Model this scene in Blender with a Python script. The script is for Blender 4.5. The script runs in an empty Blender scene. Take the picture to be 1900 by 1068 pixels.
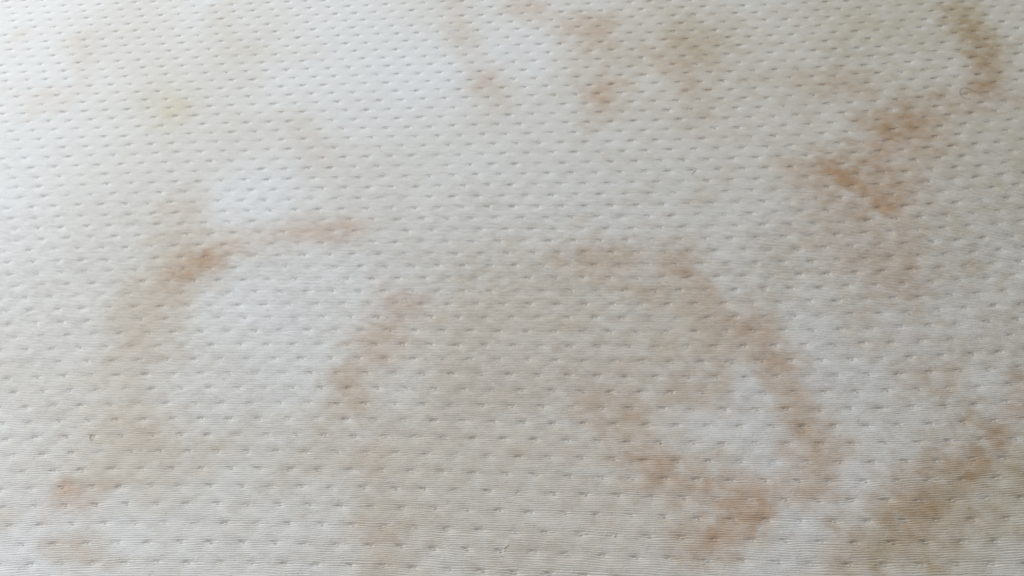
import bpy, math, random
import numpy as np
from mathutils import Matrix, Vector

# ------------------------------------------------------------------ camera, world, light
scene = bpy.context.scene
C = scene.collection
TOP = 0.24                      # height of the sleeping surface above the floor level
CAM_H = 0.45                    # camera above the surface
PITCH, ROLL, YAW = 0.94880, -0.10558, -0.10166

cam_data = bpy.data.cameras.new('camera')
cam_data.sensor_width = 36.0
cam_data.lens = 1450.0 / 1900.0 * 36.0
cam_data.clip_start = 0.01
cam_data.clip_end = 50.0
cam = bpy.data.objects.new('camera', cam_data)
C.objects.link(cam)
cam.matrix_world = (Matrix.Translation((0, 0, TOP + CAM_H)) @ Matrix.Rotation(-YAW, 4, 'Z')
                    @ Matrix.Rotation(math.pi / 2 - PITCH, 4, 'X') @ Matrix.Rotation(ROLL, 4, 'Z'))
scene.camera = cam

world = bpy.data.worlds.new('World')
scene.world = world
world.use_nodes = True
wb = world.node_tree.nodes['Background']
wb.inputs['Color'].default_value = (1.0, 0.985, 0.95, 1)
wb.inputs['Strength'].default_value = 0.24

def area(name, loc, target, sx, sy, power, color):
    d = bpy.data.lights.new(name, 'AREA')
    d.shape = 'RECTANGLE'; d.size = sx; d.size_y = sy
    d.energy = power; d.color = color
    o = bpy.data.objects.new(name, d)
    C.objects.link(o)
    o.location = loc
    o.rotation_euler = (Vector(target) - Vector(loc)).to_track_quat('-Z', 'Y').to_euler()
    return o
area('window_light', (-1.1, 2.6, TOP + 0.95), (0.0, 0.4, TOP), 1.0, 0.6, 55.0, (0.90, 0.965, 1.0))
area('side_fill_light', (-1.5, 0.1, TOP + 0.85), (0.0, 0.35, TOP), 0.9, 0.7, 15.5, (0.93, 0.97, 1.0))  # added fill, not a real window; lifts the near left

scene.view_settings.view_transform = 'Standard'
scene.view_settings.look = 'None'
scene.view_settings.exposure = 0.0
scene.view_settings.gamma = 1.0

# ------------------------------------------------------------------ fabric lattice
# u counts puckers along a row, v counts rows towards the viewer
WU = [0.0, 0.9452, -3.8942, 0.6718, 0.2271, 23.7423, 0.405, 0.1512, -0.6923, -0.0271, 0.3263, -0.4605, 0.0106, 0.4009, 0.2547]
WV = [0.2938, -39.9599, 0.1647, 2.2238, -1.5475, -0.9703, 1.6682, -0.9141, -0.6058, 0.6124, 0.066, -2.3513, 1.9207, -1.9405, 0.6005]
ROW_START = -30
ROW_PHASE = [0.5, 0.03, 0.44, 0.96, 0.62, 0.17, 0.6, 0.15, 0.8, 0.31, 0.72, 0.23, 0.83, 0.4, 0.78, 0.28, 0.845, 0.4, 0.8, 0.29, 0.86, 0.37, 0.72, 0.21, 0.87, 0.27, 0.64, 0.04, 0.72, 0.08, 0.41, 0.88, 0.43, 0.865, 0.18, 0.65, 0.18, 0.58, 0.93, 0.31, 0.87, 0.21, 0.52, 0.88, 0.37, 0.75, 0.99, 0.34, 0.85, 0.17, 0.41]

RIBS = 9.0
rng = np.random.default_rng(7)

def lattice(X, Y):
    """plane metres -> (u, v); cloth stretch measured inside the middle, straight outside it"""
    x = X / CAM_H; y = Y / CAM_H - 0.75
    xc = np.clip(x, -1.35, 1.05); yc = np.clip(y, -0.52, 0.87)
    u = np.full_like(x, WU[0]); v = np.full_like(x, WV[0]); k = 1
    for i in range(5):
        for j in range(5 - i):
            if i + j < 1:
                continue
            t = (x ** i) * (y ** j) if i + j == 1 else (xc ** i) * (yc ** j)
            u += WU[k] * t; v += WV[k] * t; k += 1
    return u, v

IU = {}
k = 1
for i in range(5):
    for j in range(5 - i):
        if i + j < 1: continue
        if i + j == 1: IU[(i, j)] = (WU[k], WV[k])
        k += 1
J = np.array([[IU[(1, 0)][0], IU[(0, 1)][0]], [IU[(1, 0)][1], IU[(0, 1)][1]]]) / CAM_H
JI = np.linalg.inv(J)

def plane(U, V, it=9):
    X = np.zeros_like(U); Y = np.full_like(U, 0.75 * CAM_H)
    for _ in range(it):
        u, v = lattice(X, Y)
        du = U - u; dv = V - v
        X = X + JI[0, 0] * du + JI[0, 1] * dv
        Y = Y + JI[1, 0] * du + JI[1, 1] * dv
    return X, Y

def row_phase(r):
    n = len(ROW_PHASE); k = r - ROW_START
    if 0 <= k < n: return ROW_PHASE[k]
    step = (0.36, 0.49, 0.38, 0.24)
    if k < 0:
        p = ROW_PHASE[0]
        for q in range(-k): p -= step[q % 4] + 0.12
        return p % 1
    p = ROW_PHASE[-1]
    for q in range(k - n + 1): p += step[q % 4]
    return p % 1

class Noise:
    """smooth value noise on a random lattice, sampled at any points"""
    def __init__(self, seed, n=256):
        self.n = n; self.t = np.random.default_rng(seed).uniform(-1, 1, (n, n)).astype(np.float32)
    def __call__(self, x, y):
        xi = np.floor(x).astype(np.int32); yi = np.floor(y).astype(np.int32)
        fx = (x - xi).astype(np.float32); fy = (y - yi).astype(np.float32)
        fx = fx * fx * (3 - 2 * fx); fy = fy * fy * (3 - 2 * fy)
        a = xi % self.n; b = yi % self.n; a1 = (a + 1) % self.n; b1 = (b + 1) % self.n
        t = self.t
        return (t[a, b] * (1 - fx) + t[a1, b] * fx) * (1 - fy) + (t[a, b1] * (1 - fx) + t[a1, b1] * fx) * fy
    def fbm(self, x, y, o=4, g=0.5):
        s = 0; a = 1; n = 0
        for k in range(o):
            s = s + a * self(x * 2 ** k + 17.3 * k, y * 2 ** k + 5.1 * k); n += a; a *= g
        return s / n

NA, NB, NC, ND = Noise(1), Noise(2), Noise(3), Noise(4)

# mattress outline in plane metres (x right, y away)
X0, X1, Y0, Y1 = -1.02, 0.92, -0.06, 0.86
corner = lattice(np.array([X0, X1, X0, X1]), np.array([Y0, Y0, Y1, Y1]))
umin, umax = math.floor(corner[0].min()), math.ceil(corner[0].max())
vmin, vmax = math.floor(corner[1].min()), math.ceil(corner[1].max())

def steps(spans):
    out = [np.arange(a, b, 1.0 / n) for a, b, n in spans]
    return np.concatenate(out + [[spans[-1][1]]])
cu = lattice(np.array([-0.60, 0.45]), np.array([0.72, 0.65]))[0]
UA = math.floor(min(cu)) - 1; UB = math.ceil(max(cu)) + 1
us = steps([(umin, UA, 3), (UA, UB, 10), (UB, umax, 3)])
vs = steps([(vmin, -33, 4), (-33, -20, 18), (-20, 22, 36), (22, vmax, 4)])

# per pucker random character, shared by the cloth and its stitches
RN, CN = 256, 256
def table(seed, lo, hi):
    return np.random.default_rng(seed).uniform(lo, hi, (RN, CN)).astype(np.float32)
T_DEPTH = table(11, 0.55, 1.25); T_LEN = table(12, 0.035, 0.08); T_TILT = table(13, -0.15, 0.15)
T_CURVE = table(14, -2.2, 3.0); T_DU = table(15, -0.035, 0.035); T_DV = table(16, -0.035, 0.035)
T_SEC = table(17, 0.0, 1.1); T_SECX = table(18, -0.07, 0.07)
PH = {r: row_phase(r) for r in range(vmin - 4, vmax + 5)}
PHA = np.array([PH[r] for r in range(vmin - 4, vmax + 5)], dtype=np.float32)

def relief(U, V, full=True):
    """height of the cloth in metres above its mean plane"""
    mm = 0.001
    h = np.zeros_like(U, dtype=np.float32); pull = np.zeros_like(h)
    R0 = np.round(V).astype(np.int32)
    for d in (-1, 0, 1):
        R = R0 + d
        ph = PHA[np.clip(R - (vmin - 4), 0, len(PHA) - 1)]
        I = np.round(U - ph).astype(np.int32)
        a = R % RN; b = I % CN
        du = (U - ph - I - T_DU[a, b]).astype(np.float32)
        dv = (V - R - T_DV[a, b]).astype(np.float32)
        dep = T_DEPTH[a, b]
        sv = np.where(dv < 0, 0.09, 0.30).astype(np.float32)
        h -= 0.36 * mm * dep * np.exp(-(du / np.where(dv < 0, 0.095, 0.19)) ** 2 - (dv / sv) ** 2)
        pull += dep * np.exp(-(du / 0.20) ** 2) * np.exp(-(dv / 0.26) ** 2) * (-dv) * 3.0
        h -= 0.26 * mm * np.exp(-(du / 0.32) ** 2 - ((dv - 0.04) / 0.30) ** 2)
        ln = T_LEN[a, b]
        c = dv - T_TILT[a, b] * du - T_CURVE[a, b] * du * du * 0.5
        h -= 1.15 * mm * dep * np.exp(-(np.abs(du) / ln) ** 3) * np.exp(-((c + 0.01) / 0.042) ** 2)
        d2 = du - T_SECX[a, b]
        h -= 0.55 * mm * T_SEC[a, b] * np.exp(-(np.abs(d2) / (ln * 0.6)) ** 3) * np.exp(-((c - 0.14) / 0.034) ** 2)
        h += 0.08 * mm * dep * np.exp(-(du / 0.3) ** 2) * np.exp(-((dv + 0.3) / 0.14) ** 2)
    # ribs of the knit, pinched towards each pucker and never quite regular
    wob = NA(U * 1.3, V * 2.1) * 0.35 + NB(U * 4.0, V * 5.0) * 0.20
    phs = 2 * np.pi * (RIBS * V + pull + wob)
    fade = np.clip((V + 24) / 24.0, 0, 1) * np.clip((22 - V) * 2.0, 0, 1) * np.clip((U - UA) * 2, 0, 1) * np.clip((UB - U) * 2, 0, 1)
    amp = 0.85 + 0.16 * NC(U * 0.9, V * 1.7) + 0.35 * ND(U * 5.0, V * 7.0)
    h += 0.175 * mm * fade * np.clip(amp, 0.1, 2) * np.cos(phs)
    h += 0.03 * mm * np.cos(2 * np.pi * V)
    h += 0.03 * mm * NB(U * 9.0, V * 13.0)
    # slack and padding
    h += 0.45 * mm * NA.fbm(U * 0.35 + 9, V * 0.28, 3)
    return h

U, V = np.meshgrid(us, vs)
X, Y = plane(U, V)
Z = relief(U, V).astype(np.float64)
# trim to the mattress outline: nodes outside slide onto the edge and over the rounded shoulder
RAD = 0.03
ex = np.clip(np.maximum(X - (X1 - RAD), (X0 + RAD) - X), 0, None)
ey = np.clip(np.maximum(Y - (Y1 - RAD), (Y0 + RAD) - Y), 0, None)
e = np.clip(np.hypot(ex, ey) / RAD, 0, 1)
Z = Z * (1 - e) - RAD * (1 - np.sqrt(np.clip(1 - e * e, 0, 1)))
Xc = np.clip(X, X0, X1); Yc = np.clip(Y, Y0, Y1)
flat_out = (np.hypot(ex, ey) > RAD)
Z = np.where(flat_out, -RAD, Z)

# ------------------------------------------------------------------ stains and painted vignette, as positions on the cloth (metres)
# kind, strength, radius along x, radius along y, path
STAINS_AND_VIGNETTE = [
    ('T', 0.62, 0.007, 0.009, [(-0.273, 0.348), (-0.26, 0.355)]),
    ('T', 0.42, 0.008, 0.01, [(-0.283, 0.339), (-0.271, 0.349), (-0.259, 0.359), (-0.243, 0.371), (-0.223, 0.376), (-0.199, 0.379), (-0.174, 0.38), (-0.153, 0.382)]),
    ('T', 0.12, 0.008, 0.011, [(-0.205, 0.379), (-0.161, 0.38)]),
    ('B', 0.3, 0.011, 0.015, [(-0.292, 0.414), (-0.288, 0.392), (-0.285, 0.371)]),
    ('T', 0.25, 0.01, 0.013, [(-0.292, 0.414), (-0.273, 0.397)]),
    ('B', 0.55, 0.02, 0.024, [(-0.283, 0.345), (-0.291, 0.316)]),
    ('B', 0.55, 0.023, 0.027, [(-0.289, 0.325), (-0.294, 0.288), (-0.289, 0.245), (-0.284, 0.206)]),
    ('T', 0.14, 0.012, 0.015, [(-0.285, 0.325), (-0.291, 0.288)]),
    ('B', 0.35, 0.015, 0.016, [(-0.284, 0.206), (-0.251, 0.177), (-0.24, 0.15), (-0.24, 0.123)]),
    ('B', 0.3, 0.011, 0.011, [(-0.255, 0.191), (-0.187, 0.213), (-0.152, 0.216)]),
    ('T', 0.2, 0.008, 0.009, [(-0.281, 0.214), (-0.257, 0.212)]),
    ('T', 0.62, 0.007, 0.007, [(-0.31, 0.175), (-0.302, 0.173)]),
    ('T', 0.45, 0.007, 0.007, [(-0.314, 0.162), (-0.308, 0.172)]),
    ('T', 0.25, 0.007, 0.007, [(-0.312, 0.161), (-0.296, 0.169), (-0.285, 0.176)]),
    ('B', 0.35, 0.01, 0.01, [(-0.291, 0.185), (-0.241, 0.177)]),
    ('B', 0.3, 0.017, 0.019, [(-0.376, 0.255), (-0.333, 0.222), (-0.34, 0.192)]),
    ('Y', 0.42, 0.006, 0.01, [(-0.337, 0.523)]),
    ('Y', 0.15, 0.01, 0.015, [(-0.354, 0.527), (-0.333, 0.521)]),
    ('B', 0.25, 0.01, 0.015, [(-0.373, 0.533), (-0.329, 0.517)]),
    ('T', 0.2, 0.008, 0.013, [(-0.519, 0.636)]),
    ('T', 0.2, 0.008, 0.012, [(-0.454, 0.622), (-0.443, 0.597)]),
    ('T', 0.2, 0.008, 0.012, [(-0.464, 0.542), (-0.442, 0.544), (-0.432, 0.558)]),
    ('T', 0.14, 0.009, 0.014, [(-0.509, 0.559), (-0.47, 0.539)]),
    ('B', 0.3, 0.007, 0.011, [(-0.321, 0.682), (-0.33, 0.66), (-0.315, 0.629), (-0.296, 0.604), (-0.279, 0.599)]),
    ('B', 0.25, 0.007, 0.01, [(-0.279, 0.599), (-0.242, 0.59), (-0.217, 0.597)]),
    ('B', 0.2, 0.011, 0.018, [(-0.316, 0.672), (-0.262, 0.643), (-0.237, 0.624)]),
    ('B', 0.18, 0.012, 0.017, [(-0.276, 0.494), (-0.264, 0.461), (-0.275, 0.432)]),
    ('B', 0.25, 0.012, 0.016, [(-0.214, 0.491), (-0.189, 0.452), (-0.169, 0.433)]),
    ('T', 0.12, 0.009, 0.013, [(-0.215, 0.498), (-0.195, 0.458)]),
    ('T', 0.24, 0.008, 0.013, [(-0.09, 0.656), (-0.091, 0.622), (-0.076, 0.582), (-0.061, 0.544), (-0.045, 0.522)]),
    ('T', 0.35, 0.006, 0.009, [(-0.065, 0.545), (-0.055, 0.551)]),
    ('B', 0.3, 0.014, 0.021, [(-0.089, 0.647), (-0.076, 0.575), (-0.05, 0.516)]),
    ('T', 0.4, 0.009, 0.014, [(-0.038, 0.654), (-0.02, 0.646)]),
    ('T', 0.35, 0.009, 0.015, [(-0.02, 0.644), (-0.002, 0.629), (0.017, 0.615)]),
    ('T', 0.5, 0.008, 0.013, [(0.017, 0.611), (0.032, 0.608), (0.045, 0.615)]),
    ('T', 0.12, 0.012, 0.018, [(0.041, 0.598), (0.069, 0.58)]),
    ('B', 0.25, 0.016, 0.026, [(0.046, 0.597), (0.084, 0.58), (0.124, 0.562)]),
    ('T', 0.6, 0.008, 0.012, [(0.036, 0.523), (0.042, 0.52)]),
    ('T', 0.2, 0.007, 0.011, [(0.031, 0.515), (0.032, 0.501), (0.052, 0.531)]),
    ('T', 0.12, 0.011, 0.018, [(0.118, 0.589), (0.138, 0.561), (0.157, 0.564)]),
    ('O', 0.2, 0.016, 0.025, [(0.126, 0.577), (0.143, 0.561), (0.163, 0.574)]),
    ('O', 0.3, 0.01, 0.017, [(0.11, 0.605), (0.126, 0.577)]),
    ('T', 0.3, 0.008, 0.013, [(0.095, 0.549), (0.114, 0.55), (0.108, 0.538)]),
    ('T', 0.22, 0.008, 0.012, [(0.115, 0.52), (0.119, 0.503)]),
    ('B', 0.22, 0.018, 0.027, [(0.097, 0.571), (0.123, 0.513), (0.114, 0.475)]),
    ('T', 0.15, 0.006, 0.01, [(0.206, 0.529), (0.241, 0.527), (0.252, 0.516)]),
    ('T', 0.12, 0.011, 0.017, [(0.203, 0.536), (0.257, 0.519)]),
    ('O', 0.8, 0.012, 0.02, [(0.365, 0.603), (0.366, 0.591), (0.371, 0.583)]),
    ('T', 0.5, 0.009, 0.016, [(0.365, 0.595), (0.371, 0.585)]),
    ('O', 0.5, 0.009, 0.016, [(0.374, 0.63), (0.369, 0.599), (0.368, 0.576), (0.374, 0.557)]),
    ('T', 0.5, 0.009, 0.016, [(0.371, 0.557), (0.374, 0.547), (0.361, 0.527), (0.349, 0.51)]),
    ('O', 0.5, 0.007, 0.011, [(0.372, 0.554), (0.358, 0.523), (0.35, 0.51)]),
    ('T', 0.42, 0.008, 0.013, [(0.348, 0.507), (0.33, 0.489), (0.307, 0.481), (0.284, 0.475)]),
    ('T', 0.28, 0.011, 0.016, [(0.289, 0.477), (0.266, 0.47), (0.253, 0.468)]),
    ('O', 0.3, 0.009, 0.014, [(0.302, 0.481), (0.287, 0.469)]),
    ('T', 0.25, 0.008, 0.012, [(0.278, 0.466), (0.26, 0.446), (0.252, 0.432)]),
    ('T', 0.12, 0.016, 0.024, [(0.26, 0.461), (0.274, 0.437), (0.248, 0.415)]),
    ('T', 0.35, 0.006, 0.009, [(0.365, 0.493), (0.38, 0.499)]),
    ('T', 0.95, 0.006, 0.008, [(0.209, 0.427), (0.217, 0.418), (0.226, 0.408), (0.238, 0.4), (0.245, 0.395)]),
    ('T', 0.45, 0.007, 0.01, [(0.18, 0.427), (0.194, 0.424), (0.21, 0.425)]),
    ('T', 0.25, 0.007, 0.01, [(0.184, 0.418), (0.203, 0.409)]),
    ('T', 0.08, 0.012, 0.017, [(0.207, 0.411), (0.239, 0.413), (0.261, 0.406)]),
    ('T', 0.1, 0.016, 0.023, [(0.244, 0.432), (0.266, 0.409)]),
    ('T', 0.32, 0.01, 0.014, [(0.246, 0.394), (0.251, 0.367), (0.247, 0.343), (0.236, 0.327)]),
    ('T', 0.2, 0.023, 0.031, [(0.2, 0.38), (0.22, 0.363), (0.23, 0.343)]),
    ('T', 0.18, 0.015, 0.019, [(0.197, 0.33), (0.226, 0.329)]),
    ('T', 0.2, 0.007, 0.009, [(0.006, 0.348), (0.022, 0.346), (0.037, 0.35)]),
    ('T', 0.26, 0.009, 0.012, [(0.029, 0.343), (0.048, 0.339), (0.067, 0.339), (0.086, 0.338)]),
    ('T', 0.36, 0.008, 0.01, [(0.082, 0.338), (0.097, 0.333), (0.104, 0.324)]),
    ('T', 0.3, 0.007, 0.008, [(0.043, 0.323), (0.058, 0.313), (0.065, 0.315)]),
    ('B', 0.35, 0.011, 0.014, [(0.025, 0.345), (0.062, 0.325), (0.099, 0.319)]),
    ('T', 0.25, 0.008, 0.01, [(0.09, 0.306), (0.095, 0.288), (0.109, 0.283)]),
    ('T', 0.3, 0.009, 0.01, [(0.108, 0.305), (0.124, 0.287), (0.133, 0.279)]),
    ('T', 0.46, 0.012, 0.014, [(0.125, 0.283), (0.133, 0.266), (0.138, 0.25), (0.144, 0.234)]),
    ('T', 0.46, 0.011, 0.013, [(0.139, 0.254), (0.147, 0.234), (0.149, 0.216), (0.152, 0.201)]),
    ('T', 0.72, 0.01, 0.011, [(0.15, 0.201), (0.156, 0.191), (0.15, 0.182), (0.142, 0.182)]),
    ('T', 0.3, 0.008, 0.009, [(0.145, 0.181), (0.132, 0.176), (0.115, 0.173)]),
    ('T', 0.3, 0.006, 0.006, [(0.113, 0.174), (0.127, 0.166), (0.136, 0.164)]),
    ('T', 0.3, 0.005, 0.006, [(0.095, 0.229), (0.099, 0.222)]),
    ('T', 0.18, 0.007, 0.008, [(0.069, 0.239), (0.094, 0.247)]),
    ('T', 0.22, 0.007, 0.008, [(0.02, 0.233), (0.034, 0.228), (0.047, 0.224)]),
    ('T', 0.75, 0.005, 0.006, [(0.056, 0.192), (0.064, 0.188)]),
    ('T', 0.5, 0.006, 0.007, [(0.052, 0.185), (0.063, 0.178), (0.075, 0.176)]),
    ('T', 0.4, 0.006, 0.007, [(0.075, 0.176), (0.09, 0.168), (0.102, 0.165)]),
    ('T', 0.85, 0.007, 0.007, [(0.097, 0.163), (0.109, 0.158)]),
    ('T', 0.6, 0.008, 0.008, [(0.111, 0.161), (0.1, 0.15), (0.09, 0.146)]),
    ('T', 0.45, 0.006, 0.007, [(0.096, 0.179), (0.108, 0.173), (0.111, 0.165)]),
    ('T', 0.4, 0.007, 0.007, [(0.09, 0.146), (0.077, 0.14), (0.07, 0.132)]),
    ('B', 0.35, 0.009, 0.009, [(0.064, 0.162), (0.074, 0.137)]),
    ('T', 0.55, 0.006, 0.008, [(0.285, 0.234), (0.28, 0.223)]),
    ('T', 0.3, 0.006, 0.007, [(0.271, 0.217), (0.26, 0.203)]),
    ('T', 0.6, 0.007, 0.008, [(0.261, 0.202), (0.25, 0.19), (0.237, 0.18)]),
    ('O', 0.35, 0.008, 0.009, [(0.262, 0.203), (0.244, 0.183), (0.226, 0.173)]),
    ('T', 0.4, 0.013, 0.015, [(0.237, 0.18), (0.219, 0.17), (0.198, 0.161)]),
    ('O', 0.4, 0.01, 0.01, [(0.229, 0.173), (0.207, 0.158), (0.18, 0.145)]),
    ('T', 0.38, 0.013, 0.014, [(0.198, 0.158), (0.173, 0.142), (0.155, 0.129)]),
    ('O', 0.4, 0.009, 0.009, [(0.182, 0.142), (0.162, 0.133), (0.151, 0.123)]),
    ('O', 0.6, 0.025, 0.027, [(0.259, 0.173), (0.239, 0.148), (0.21, 0.13)]),
    ('O', 0.4, 0.009, 0.01, [(0.268, 0.186), (0.256, 0.154)]),
    ('T', 0.25, 0.008, 0.01, [(0.218, 0.244), (0.231, 0.244), (0.245, 0.248)]),
    ('T', 0.2, 0.009, 0.011, [(0.199, 0.275), (0.219, 0.272)]),
    ('T', 0.38, 0.012, 0.014, [(-0.118, 0.307), (-0.12, 0.293), (-0.122, 0.278)]),
    ('T', 0.3, 0.01, 0.011, [(-0.124, 0.278), (-0.134, 0.263), (-0.14, 0.253), (-0.142, 0.243)]),
    ('T', 0.3, 0.009, 0.011, [(-0.111, 0.311), (-0.097, 0.304)]),
    ('T', 0.25, 0.006, 0.006, [(-0.142, 0.243), (-0.138, 0.229)]),
    ('B', 0.4, 0.011, 0.012, [(-0.143, 0.251), (-0.143, 0.227), (-0.15, 0.205), (-0.162, 0.191)]),
    ('B', 0.4, 0.015, 0.015, [(-0.122, 0.227), (-0.121, 0.19), (-0.114, 0.163), (-0.11, 0.128)]),
    ('T', 0.3, 0.005, 0.005, [(-0.124, 0.142), (-0.109, 0.143), (-0.103, 0.148)]),
    ('T', 0.25, 0.005, 0.006, [(-0.118, 0.192), (-0.113, 0.183)]),
    ('B', 0.3, 0.018, 0.019, [(-0.168, 0.187), (-0.191, 0.17), (-0.182, 0.144)]),
    ('B', 0.42, 0.029, 0.034, [(-0.104, 0.219), (-0.086, 0.258), (-0.066, 0.292), (-0.033, 0.318)]),
    ('B', 0.38, 0.033, 0.04, [(-0.051, 0.291), (0.001, 0.308), (0.052, 0.289), (0.094, 0.279)]),
    ('B', 0.45, 0.044, 0.049, [(-0.087, 0.193), (-0.031, 0.226), (0.021, 0.24), (0.054, 0.224)]),
    ('B', 0.42, 0.038, 0.039, [(-0.078, 0.156), (-0.03, 0.156), (0.023, 0.155)]),
    ('B', 0.4, 0.021, 0.024, [(0.087, 0.28), (0.108, 0.254), (0.084, 0.224)]),
    ('T', 0.14, 0.031, 0.036, [(-0.014, 0.269), (0.038, 0.24), (0.073, 0.247)]),
    ('T', 0.12, 0.028, 0.03, [(0.035, 0.189), (0.032, 0.149)]),
    ('B', 0.3, 0.041, 0.052, [(0.149, 0.287), (0.218, 0.285), (0.265, 0.267)]),
    ('B', 0.3, 0.032, 0.038, [(0.206, 0.237), (0.242, 0.214), (0.186, 0.222)]),
    ('B', 0.25, 0.024, 0.03, [(-0.128, 0.376), (-0.068, 0.338), (-0.014, 0.327)]),
    ('O', 0.42, 0.064, 0.107, [(0.3, 0.603), (0.4, 0.581), (0.347, 0.428)]),  # olive wash: partly stain, partly lens darkening painted into the far right corner
    ('O', 0.22, 0.095, 0.164, [(0.137, 0.631), (0.325, 0.609)]),  # fainter, wider olive: some stain, some vignette put into the cloth colour
    ('B', 0.3, 0.065, 0.1, [(0.159, 0.46), (0.213, 0.522), (0.125, 0.534)]),
    ('B', 0.25, 0.04, 0.055, [(0.258, 0.367), (0.298, 0.318)]),
    ('B', 0.45, 0.007, 0.007, [(-0.306, 0.14), (-0.287, 0.142), (-0.267, 0.136)]),
    ('T', 0.25, 0.005, 0.005, [(-0.303, 0.141), (-0.289, 0.144), (-0.272, 0.138)]),
    ('B', 0.5, 0.005, 0.005, [(-0.342, 0.155)]),
    ('T', 0.2, 0.004, 0.004, [(-0.342, 0.155)]),
    ('C', 1.2, 0.016, 0.021, [(-0.259, 0.419), (-0.239, 0.41), (-0.225, 0.406)]),
    ('C', 0.35, 0.02, 0.024, [(-0.249, 0.324), (-0.23, 0.296)]),
    ('C', 0.35, 0.027, 0.031, [(-0.215, 0.295), (-0.173, 0.256)]),
    ('C', 0.4, 0.011, 0.012, [(-0.101, 0.244), (-0.11, 0.227)]),
    ('C', 0.75, 0.009, 0.01, [(0.118, 0.237), (0.105, 0.22), (0.086, 0.213)]),
    ('C', 0.8, 0.009, 0.01, [(0.113, 0.22), (0.123, 0.202), (0.127, 0.188)]),
    ('C', 0.6, 0.011, 0.012, [(0.134, 0.155), (0.159, 0.158), (0.174, 0.174)]),
    ('C', 0.6, 0.007, 0.008, [(0.127, 0.16)]),
    ('C', 0.8, 0.014, 0.014, [(-0.32, 0.157), (-0.302, 0.156)]),
    ('C', 0.8, 0.012, 0.012, [(-0.324, 0.135), (-0.311, 0.125)]),
    ('C', 0.7, 0.011, 0.012, [(-0.275, 0.157), (-0.255, 0.144)]),
    ('C', 0.5, 0.013, 0.017, [(0.116, 0.337), (0.124, 0.314)]),
    ('C', 0.5, 0.017, 0.02, [(0.163, 0.27), (0.169, 0.249)]),
    ('C', 0.5, 0.011, 0.011, [(0.168, 0.158), (0.156, 0.146)]),
    ('C', 0.4, 0.016, 0.016, [(-0.142, 0.15), (-0.135, 0.128)]),
    ('C', 0.25, 0.022, 0.025, [(-0.236, 0.269), (-0.244, 0.229)]),
    ('C', 0.6, 0.013, 0.019, [(-0.133, 0.534), (-0.012, 0.609), (-0.017, 0.556)]),
    ('T', 0.15, 0.009, 0.013, [(0.284, 0.475), (0.264, 0.461), (0.247, 0.444), (0.233, 0.422)]),
    ('T', 0.1, 0.008, 0.012, [(0.282, 0.466), (0.276, 0.431), (0.253, 0.404)]),
    ('B', 0.3, 0.028, 0.047, [(0.296, 0.604), (0.181, 0.596), (0.085, 0.602)]),
    ('T', 0.2, 0.009, 0.013, [(0.26, 0.461), (0.242, 0.441), (0.23, 0.422)]),
    ('T', 0.16, 0.02, 0.03, [(0.256, 0.432), (0.279, 0.442)]),
    ('B', 0.35, 0.019, 0.024, [(-0.284, 0.381), (-0.28, 0.335)]),
    ('B', 0.3, 0.036, 0.054, [(-0.404, 0.636), (-0.294, 0.551), (-0.331, 0.471)]),
    ('T', 0.2, 0.01, 0.013, [(-0.244, 0.374), (-0.195, 0.381)]),
]

def stain_vignette_fields(X, Y):
    wx = 0.009 * NA.fbm(X * 55 + 3, Y * 55, 4, 0.6); wy = 0.009 * NB.fbm(X * 55, Y * 55 + 7, 4, 0.6)
    x = X + wx; y = Y + wy
    ragged = np.clip(1 + 0.45 * NC.fbm(X * 45 + 5, Y * 45, 4, 0.6) + 0.34 * ND.fbm(X * 200, Y * 260, 3, 0.7), 0.3, 2.2)
    F = {k: np.zeros_like(X) for k in 'TBYO'}; clean = np.zeros_like(X)
    for kind, st, rx, ry, pts in STAINS_AND_VIGNETTE:
        rx = max(rx, 0.007) * 1.15; ry = max(ry, 0.007) * 1.15
        P = [(a / rx, b / ry) for a, b in pts]
        if len(P) == 1: P = P * 2
        px, py = x / rx, y / ry
        best = np.full_like(X, 1e9)
        for (ax, ay), (bx, by) in zip(P, P[1:]):
            dx, dy = bx - ax, by - ay
            t = np.clip(((px - ax) * dx + (py - ay) * dy) / max(dx * dx + dy * dy, 1e-9), 0, 1)
            best = np.minimum(best, (px - ax - t * dx) ** 2 + (py - ay - t * dy) ** 2)
        d = np.sqrt(best)
        d = d * ragged
        s = (0.85 if kind in 'TO' else 0.95) * st * (0.85 * np.exp(-np.minimum(d / 1.2, 4) ** 2) + 0.15 * np.exp(-np.minimum(d / 1.9, 4) ** 2))
        if kind == 'C': clean = np.maximum(clean, s)
        else: F[kind] = 1 - (1 - F[kind]) * (1 - np.clip(s, 0, 0.95))
    mott = 1.0 + 0.6 * NC.fbm(X * 110, Y * 130, 4, 0.75) + 0.2 * ND.fbm(X * 30, Y * 30, 3)
    for k in F:
        F[k] = np.clip(F[k] * np.clip(mott, 0.15, 1.9) * (1 - (0.9 if k == 'B' else 0.5) * clean), 0, 1)
    F['B'] = np.clip(F['B'] + np.clip(0.26 + 0.34 * NA.fbm(X * 9 + 40, Y * 9, 4), 0, 1) * (1 - clean), 0, 1)
    return F

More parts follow.
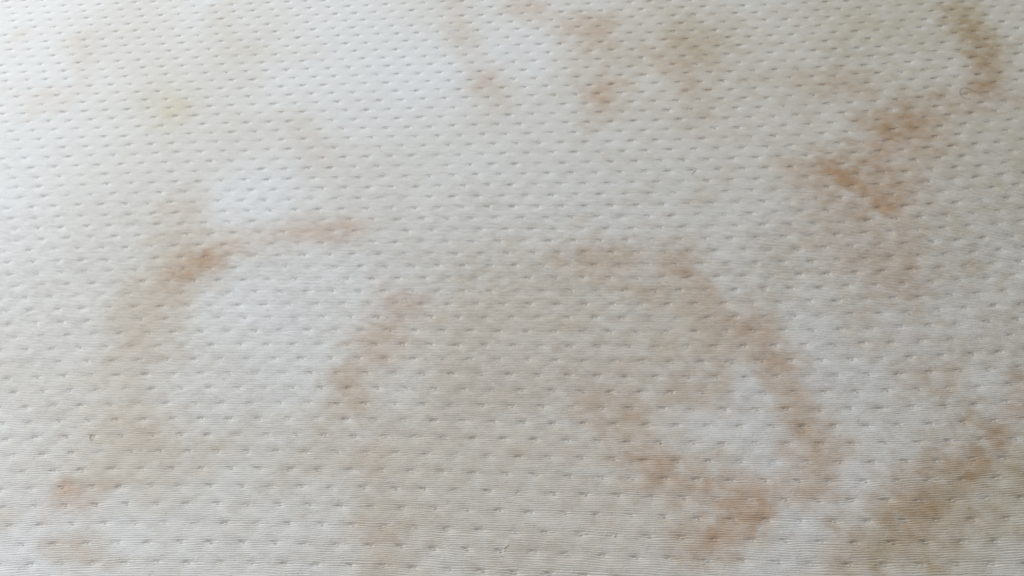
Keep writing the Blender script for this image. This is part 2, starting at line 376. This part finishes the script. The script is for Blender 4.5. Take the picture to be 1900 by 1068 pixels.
# evaluate on a coarser net and spread to the vertices
sx = np.linspace(X0, X1, 1500); sy = np.linspace(Y0, Y1, 720)
SX, SY = np.meshgrid(sx, sy)
SF = stain_vignette_fields(SX, SY)
def spread(F, X, Y):
    fx = np.clip((X - X0) / (X1 - X0) * (len(sx) - 1), 0, len(sx) - 1.001); fy = np.clip((Y - Y0) / (Y1 - Y0) * (len(sy) - 1), 0, len(sy) - 1.001)
    i = fx.astype(int); j = fy.astype(int); a = fx - i; b = fy - j
    return (F[j, i] * (1 - a) + F[j, i + 1] * a) * (1 - b) + (F[j + 1, i] * (1 - a) + F[j + 1, i + 1] * a) * b
ST = np.stack([spread(SF[k], Xc, Yc) for k in 'TBYO'], -1)

# ------------------------------------------------------------------ materials
def new_mat(name):
    m = bpy.data.materials.new(name); m.use_nodes = True
    nt = m.node_tree
    return m, nt, nt.nodes['Principled BSDF']

def cloth_material():
    m, nt, p = new_mat('knit_ticking')
    N, L = nt.nodes, nt.links
    att = N.new('ShaderNodeAttribute'); att.attribute_name = 'stain'
    sep = N.new('ShaderNodeSeparateColor'); L.new(att.outputs['Color'], sep.inputs[0])
    tc = N.new('ShaderNodeTexCoord')
    n1 = N.new('ShaderNodeTexNoise'); n1.inputs['Scale'].default_value = 420; n1.inputs['Detail'].default_value = 3
    mp = N.new('ShaderNodeMapping'); mp.inputs['Scale'].default_value = (0.35, 1.6, 1)
    L.new(tc.outputs['Object'], mp.inputs[0]); L.new(mp.outputs[0], n1.inputs['Vector'])
    def mix(kind, fac, a, b):
        x = N.new('ShaderNodeMix'); x.data_type = 'RGBA'; x.blend_type = kind
        for sock, val in ((x.inputs[0], fac), (x.inputs[6], a), (x.inputs[7], b)):
            if isinstance(val, (float, int)): sock.default_value = val
            elif isinstance(val, tuple): sock.default_value = (*val, 1)
            else: L.new(val, sock)
        return x.outputs[2]
    base = mix('MIX', n1.outputs['Fac'], CLOTH_A, CLOTH_B)
    col = mix('MULTIPLY', sep.outputs[1], base, BEIGE)
    col = mix('MULTIPLY', sep.outputs[2], col, YELLOW)
    col = mix('MULTIPLY', att.outputs['Alpha'], col, OLIVE)
    col = mix('MULTIPLY', sep.outputs[0], col, TAN)
    L.new(col, p.inputs['Base Color'])
    p.inputs['Roughness'].default_value = 0.95
    p.inputs['Specular IOR Level'].default_value = 0.15
    p.inputs['Sheen Weight'].default_value = 0.08
    n2 = N.new('ShaderNodeTexNoise'); n2.inputs['Scale'].default_value = 900; n2.inputs['Detail'].default_value = 2
    L.new(mp.outputs[0], n2.inputs['Vector'])
    bp = N.new('ShaderNodeBump'); bp.inputs['Strength'].default_value = 0.8; bp.inputs['Distance'].default_value = 0.0003
    L.new(n2.outputs['Fac'], bp.inputs['Height']); L.new(bp.outputs[0], p.inputs['Normal'])
    return m
CLOTH_A = (0.765, 0.772, 0.78); CLOTH_B = (0.865, 0.872, 0.88)
BEIGE = (0.845, 0.775, 0.685); TAN = (0.76, 0.545, 0.39); YELLOW = (0.90, 0.88, 0.64); OLIVE = (0.68, 0.60, 0.43)
M_CLOTH = cloth_material()

def plain(name, col, rough=0.9, vary=0.12, scale=300):
    m, nt, p = new_mat(name)
    n = nt.nodes.new('ShaderNodeTexNoise'); n.inputs['Scale'].default_value = scale
    r = nt.nodes.new('ShaderNodeMix'); r.data_type = 'RGBA'
    r.inputs[6].default_value = (*[c * (1 - vary) for c in col], 1); r.inputs[7].default_value = (*[min(1, c * (1 + vary)) for c in col], 1)
    tc = nt.nodes.new('ShaderNodeTexCoord'); nt.links.new(tc.outputs['Object'], n.inputs['Vector'])
    nt.links.new(n.outputs['Fac'], r.inputs[0]); nt.links.new(r.outputs[2], p.inputs['Base Color'])
    p.inputs['Roughness'].default_value = rough
    return m
M_THREAD = plain('white_thread', (0.78, 0.79, 0.80))
M_SIDE = plain('side_ticking', (0.70, 0.71, 0.72))
M_PIPE = plain('piping_tape', (0.62, 0.62, 0.60))
M_HAIR = plain('brown_hair', (0.22, 0.15, 0.09), 0.5)
M_RED = plain('reddish_fibre', (0.55, 0.36, 0.28), 0.7)
M_LINT = plain('pale_lint', (0.82, 0.78, 0.70))

# ------------------------------------------------------------------ building helpers
def mesh_obj(name, verts, faces, mat, parent=None, smooth=True):
    me = bpy.data.meshes.new(name)
    me.from_pydata([tuple(v) for v in verts], [], faces)
    if smooth: me.polygons.foreach_set('use_smooth', [True] * len(me.polygons))
    me.materials.append(mat); me.update()
    o = bpy.data.objects.new(name, me); C.objects.link(o)
    if parent: o.parent = parent
    return o

def grid_obj(name, P, mat, parent, color=None):
    nv, nu = P.shape[:2]
    me = bpy.data.meshes.new(name)
    me.vertices.add(nv * nu); me.vertices.foreach_set('co', P.reshape(-1).astype(np.float32))
    idx = np.arange(nv * nu, dtype=np.int32).reshape(nv, nu)
    q = np.stack([idx[1:, :-1], idx[1:, 1:], idx[:-1, 1:], idx[:-1, :-1]], -1).reshape(-1, 4)
    nf = len(q)
    me.loops.add(nf * 4); me.loops.foreach_set('vertex_index', q.reshape(-1))
    me.polygons.add(nf)
    me.polygons.foreach_set('loop_start', np.arange(0, nf * 4, 4, dtype=np.int32))
    me.polygons.foreach_set('loop_total', np.full(nf, 4, dtype=np.int32))
    me.polygons.foreach_set('use_smooth', np.ones(nf, dtype=bool))
    me.update(calc_edges=True)
    if color is not None:
        a = me.attributes.new('stain', 'FLOAT_COLOR', 'POINT')  # stain densities; the olive channel also holds the painted corner darkening
        a.data.foreach_set('color', color.reshape(-1).astype(np.float32))
    me.materials.append(mat)
    o = bpy.data.objects.new(name, me); C.objects.link(o); o.parent = parent
    return o

def tube(path, rad, sides=4, taper=True):
    vs_, fs_ = [], []
    n = len(path)
    for k, p in enumerate(path):
        p = Vector(p); a = Vector(path[max(k - 1, 0)]); b = Vector(path[min(k + 1, n - 1)])
        t = (b - a).normalized()
        s = t.cross(Vector((0, 0, 1)))
        s = s.normalized() if s.length > 1e-6 else Vector((1, 0, 0))
        w = s.cross(t)
        r = rad * (0.45 if taper and k in (0, n - 1) else 1)
        for q in range(sides):
            th = 2 * math.pi * q / sides + math.pi / 4
            vs_.append(p + s * (math.cos(th) * r) + w * (math.sin(th) * r))
    for k in range(n - 1):
        for q in range(sides):
            a = k * sides + q; b = k * sides + (q + 1) % sides
            fs_.append((a, b, b + sides, a + sides))
    fs_.append(tuple(range(sides))[::-1]); fs_.append(tuple(range((n - 1) * sides, n * sides)))
    return vs_, fs_

# ------------------------------------------------------------------ the mattress
mattress = bpy.data.objects.new('mattress', None); C.objects.link(mattress)
mattress['label'] = 'white ribbed knit mattress with rows of puckers and brown and yellow stains'
mattress['category'] = 'mattress'
grid_obj('top_cover', np.stack([Xc, Yc, Z + TOP], -1), M_CLOTH, mattress, ST)

def ring(z, inset, n=10):
    pts = []
    for cx, cy, a0 in ((X1 - 0.05, Y1 - 0.05, 0), (X0 + 0.05, Y1 - 0.05, 90), (X0 + 0.05, Y0 + 0.05, 180), (X1 - 0.05, Y0 + 0.05, 270)):
        for k in range(n + 1):
            a = math.radians(a0 + 90 * k / n)
            pts.append((cx + (0.05 - inset) * math.cos(a), cy + (0.05 - inset) * math.sin(a), z))
    return pts
zs = [(0.03, 0.004), (0.08, 0.0), (0.13, -0.001), (0.18, 0.0), (TOP - RAD - 0.002, 0.003)]
vv = []; n = len(ring(0, 0))
for z, ins in zs: vv += ring(z, ins)
ff = [(k * n + q, k * n + (q + 1) % n, (k + 1) * n + (q + 1) % n, (k + 1) * n + q) for k in range(len(zs) - 1) for q in range(n)]
mesh_obj('side_panel', vv, ff, M_SIDE, mattress)
vv = ring(0.0, 0.02) + ring(0.028, 0.006)
ff = [(q, (q + 1) % n, n + (q + 1) % n, n + q) for q in range(n)] + [tuple(range(n))[::-1]]
mesh_obj('base_cover', vv, ff, M_SIDE, mattress)
loop = ring(TOP - RAD + 0.001, -0.003); loop.append(loop[0])
v_, f_ = tube(loop, 0.005, 6, False); mesh_obj('piping', v_, f_, M_PIPE, mattress)

# stitches: the short thread that gathers each pucker
def height_at(x, y):
    u, v = lattice(np.array([x]), np.array([y]))
    return float(relief(u, v)[0]) + TOP

cells = []
for r in range(-31, 22):
    for i in range(UA, UB):
        a, b = r % RN, i % CN
        cells.append((PH[r] + i + float(T_DU[a, b]), r + float(T_DV[a, b]), a, b))
cu_ = np.array([c[0] for c in cells]); cv_ = np.array([c[1] for c in cells]) + 0.055
sxx, syy = plane(cu_, cv_)
szz = relief(cu_, cv_)
ci = cam.matrix_world.inverted()
asp = 1024 / 575
items = []
for (u, v, a, b), x, y, z in zip(cells, sxx, syy, szz):
    q = ci @ Vector((x, y, TOP + float(z)))
    if q.z > -0.05: continue
    nx = q.x / -q.z * cam_data.lens / 18.0; ny = q.y / -q.z * cam_data.lens / 18.0 * asp
    if abs(nx) > 1.05 or abs(ny) > 1.08: continue
    items.append((-q.z, x, y, float(z) + TOP, a, b))
items.sort()
rnd = random.Random(5)
def stitch_geo(variant):
    rr = random.Random(variant)
    L_ = 0.0013 + 0.0007 * rr.random(); bow = rr.uniform(-0.00025, 0.00025)
    pts = [(-L_, 0, -0.0002), (-L_ * 0.3, bow, 0.00016), (L_ * 0.4, -bow, 0.00014), (L_, bow * 0.5, -0.0002)]
    return tube(pts, 0.00024, 4)
protos = []
for k in range(8):
    v_, f_ = stitch_geo(k)
    me = bpy.data.meshes.new('stitch'); me.from_pydata([tuple(v) for v in v_], [], f_)
    me.polygons.foreach_set('use_smooth', [True] * len(me.polygons)); me.materials.append(M_THREAD); me.update()
    protos.append((me, v_, f_))
for d, x, y, z, a, b in items[:300]:
    o = bpy.data.objects.new('stitch', protos[rnd.randrange(8)][0]); C.objects.link(o)
    o.parent = mattress; o.location = (x, y, z); o.rotation_euler = (0, 0, -0.5 * float(T_TILT[a, b]) + rnd.uniform(-0.12, 0.12))
vv, ff = [], []
for d, x, y, z, a, b in items[300:]:
    _, v_, f_ = protos[rnd.randrange(8)]; th = -0.5 * float(T_TILT[a, b]) + rnd.uniform(-0.12, 0.12)
    ct, st = math.cos(th), math.sin(th); base = len(vv)
    vv += [(x + p.x * ct - p.y * st, y + p.x * st + p.y * ct, z + p.z) for p in v_]
    ff += [tuple(q + base for q in f) for f in f_]
o = mesh_obj('far_stitches', vv, ff, M_THREAD, mattress); o['kind'] = 'stuff'

# ------------------------------------------------------------------ things lying on the cloth
def strand(name, pts, rad, mat, label, cat, lift=0.0002, sub=3):
    P = []
    for k in range(len(pts) - 1):
        p0 = pts[max(k - 1, 0)]; p1 = pts[k]; p2 = pts[k + 1]; p3 = pts[min(k + 2, len(pts) - 1)]
        for s in range(sub):
            t = s / sub
            P.append(tuple(0.5 * (2 * p1[c] + (p2[c] - p0[c]) * t + (2 * p0[c] - 5 * p1[c] + 4 * p2[c] - p3[c]) * t * t + (3 * p1[c] - p0[c] - 3 * p2[c] + p3[c]) * t ** 3) for c in (0, 1)))
    P.append(pts[-1])
    bx, by = P[0]
    path = [(x - bx, y - by, height_at(x, y) - TOP + lift + rad) for x, y in P]
    v_, f_ = tube(path, rad, 6)
    o = mesh_obj(name, v_, f_, mat); o.location = (bx, by, TOP)
    o['label'] = label; o['category'] = cat
    return o
strand('hair', [(0.3448, 0.5061), (0.3427, 0.5075), (0.341, 0.5103), (0.3388, 0.5114), (0.3363, 0.5117), (0.3339, 0.511), (0.3322, 0.5088), (0.3314, 0.5062), (0.3315, 0.5032), (0.3324, 0.5006), (0.3346, 0.4993), (0.3379, 0.499)],
       0.00009, M_HAIR, 'thin brown hair curled into an open loop beside the dark stain at upper right', 'hair')
strand('fibre_curl', [(-0.3026, 0.2119), (-0.304, 0.2117), (-0.3048, 0.211), (-0.3048, 0.2097), (-0.3038, 0.2085), (-0.3027, 0.2083), (-0.302, 0.2091)],
       0.00014, M_RED, 'tiny reddish curled fibre lying above the brown spot at lower left', 'fibre')
strand('thread_scrap', [(0.1047, 0.4259), (0.1066, 0.4276), (0.109, 0.4303)],
       0.0002, M_LINT, 'short pale slub of thread standing slanted between puckers right of the middle', 'thread')
strand('thread_scrap', [(-0.0348, 0.1379), (-0.0336, 0.1392), (-0.0321, 0.1401)],
       0.00017, M_LINT, 'short pale thread end sticking up slanted near the bottom edge of the photo', 'thread')

# loose fibres teased out of the knit
vv, ff = [], []
for k in range(1500):
    # thicker where the cloth is worn, in the middle and near the viewer
    y = 0.12 + 0.58 * rnd.random() ** 1.6; x = -0.5 + 0.95 * rnd.random()
    a = rnd.uniform(0, math.pi); L_ = rnd.uniform(0.001, 0.0035); bend = rnd.uniform(-1.2, 1.2)
    pts = []
    for s in range(4):
        pts.append((x, y)); x += L_ / 3 * math.cos(a); y += L_ / 3 * math.sin(a) * 0.6; a += bend / 3
    up = [0.0001, rnd.uniform(0.0002, 0.0006), rnd.uniform(0.0002, 0.0006), 0.0001]
    uu, w_ = lattice(np.array([p[0] for p in pts]), np.array([p[1] for p in pts])); hh = relief(uu, w_)
    v_, f_ = tube([(p[0], p[1], TOP + float(h) + q) for p, h, q in zip(pts, hh, up)], rnd.uniform(0.00004, 0.00008), 3)
    base = len(vv); vv += v_; ff += [tuple(q + base for q in f) for f in f_]
o = mesh_obj('lint', vv, ff, M_LINT)
o['kind'] = 'stuff'; o['label'] = 'fine pale fibres standing out of the ribbed mattress cover'; o['category'] = 'lint'
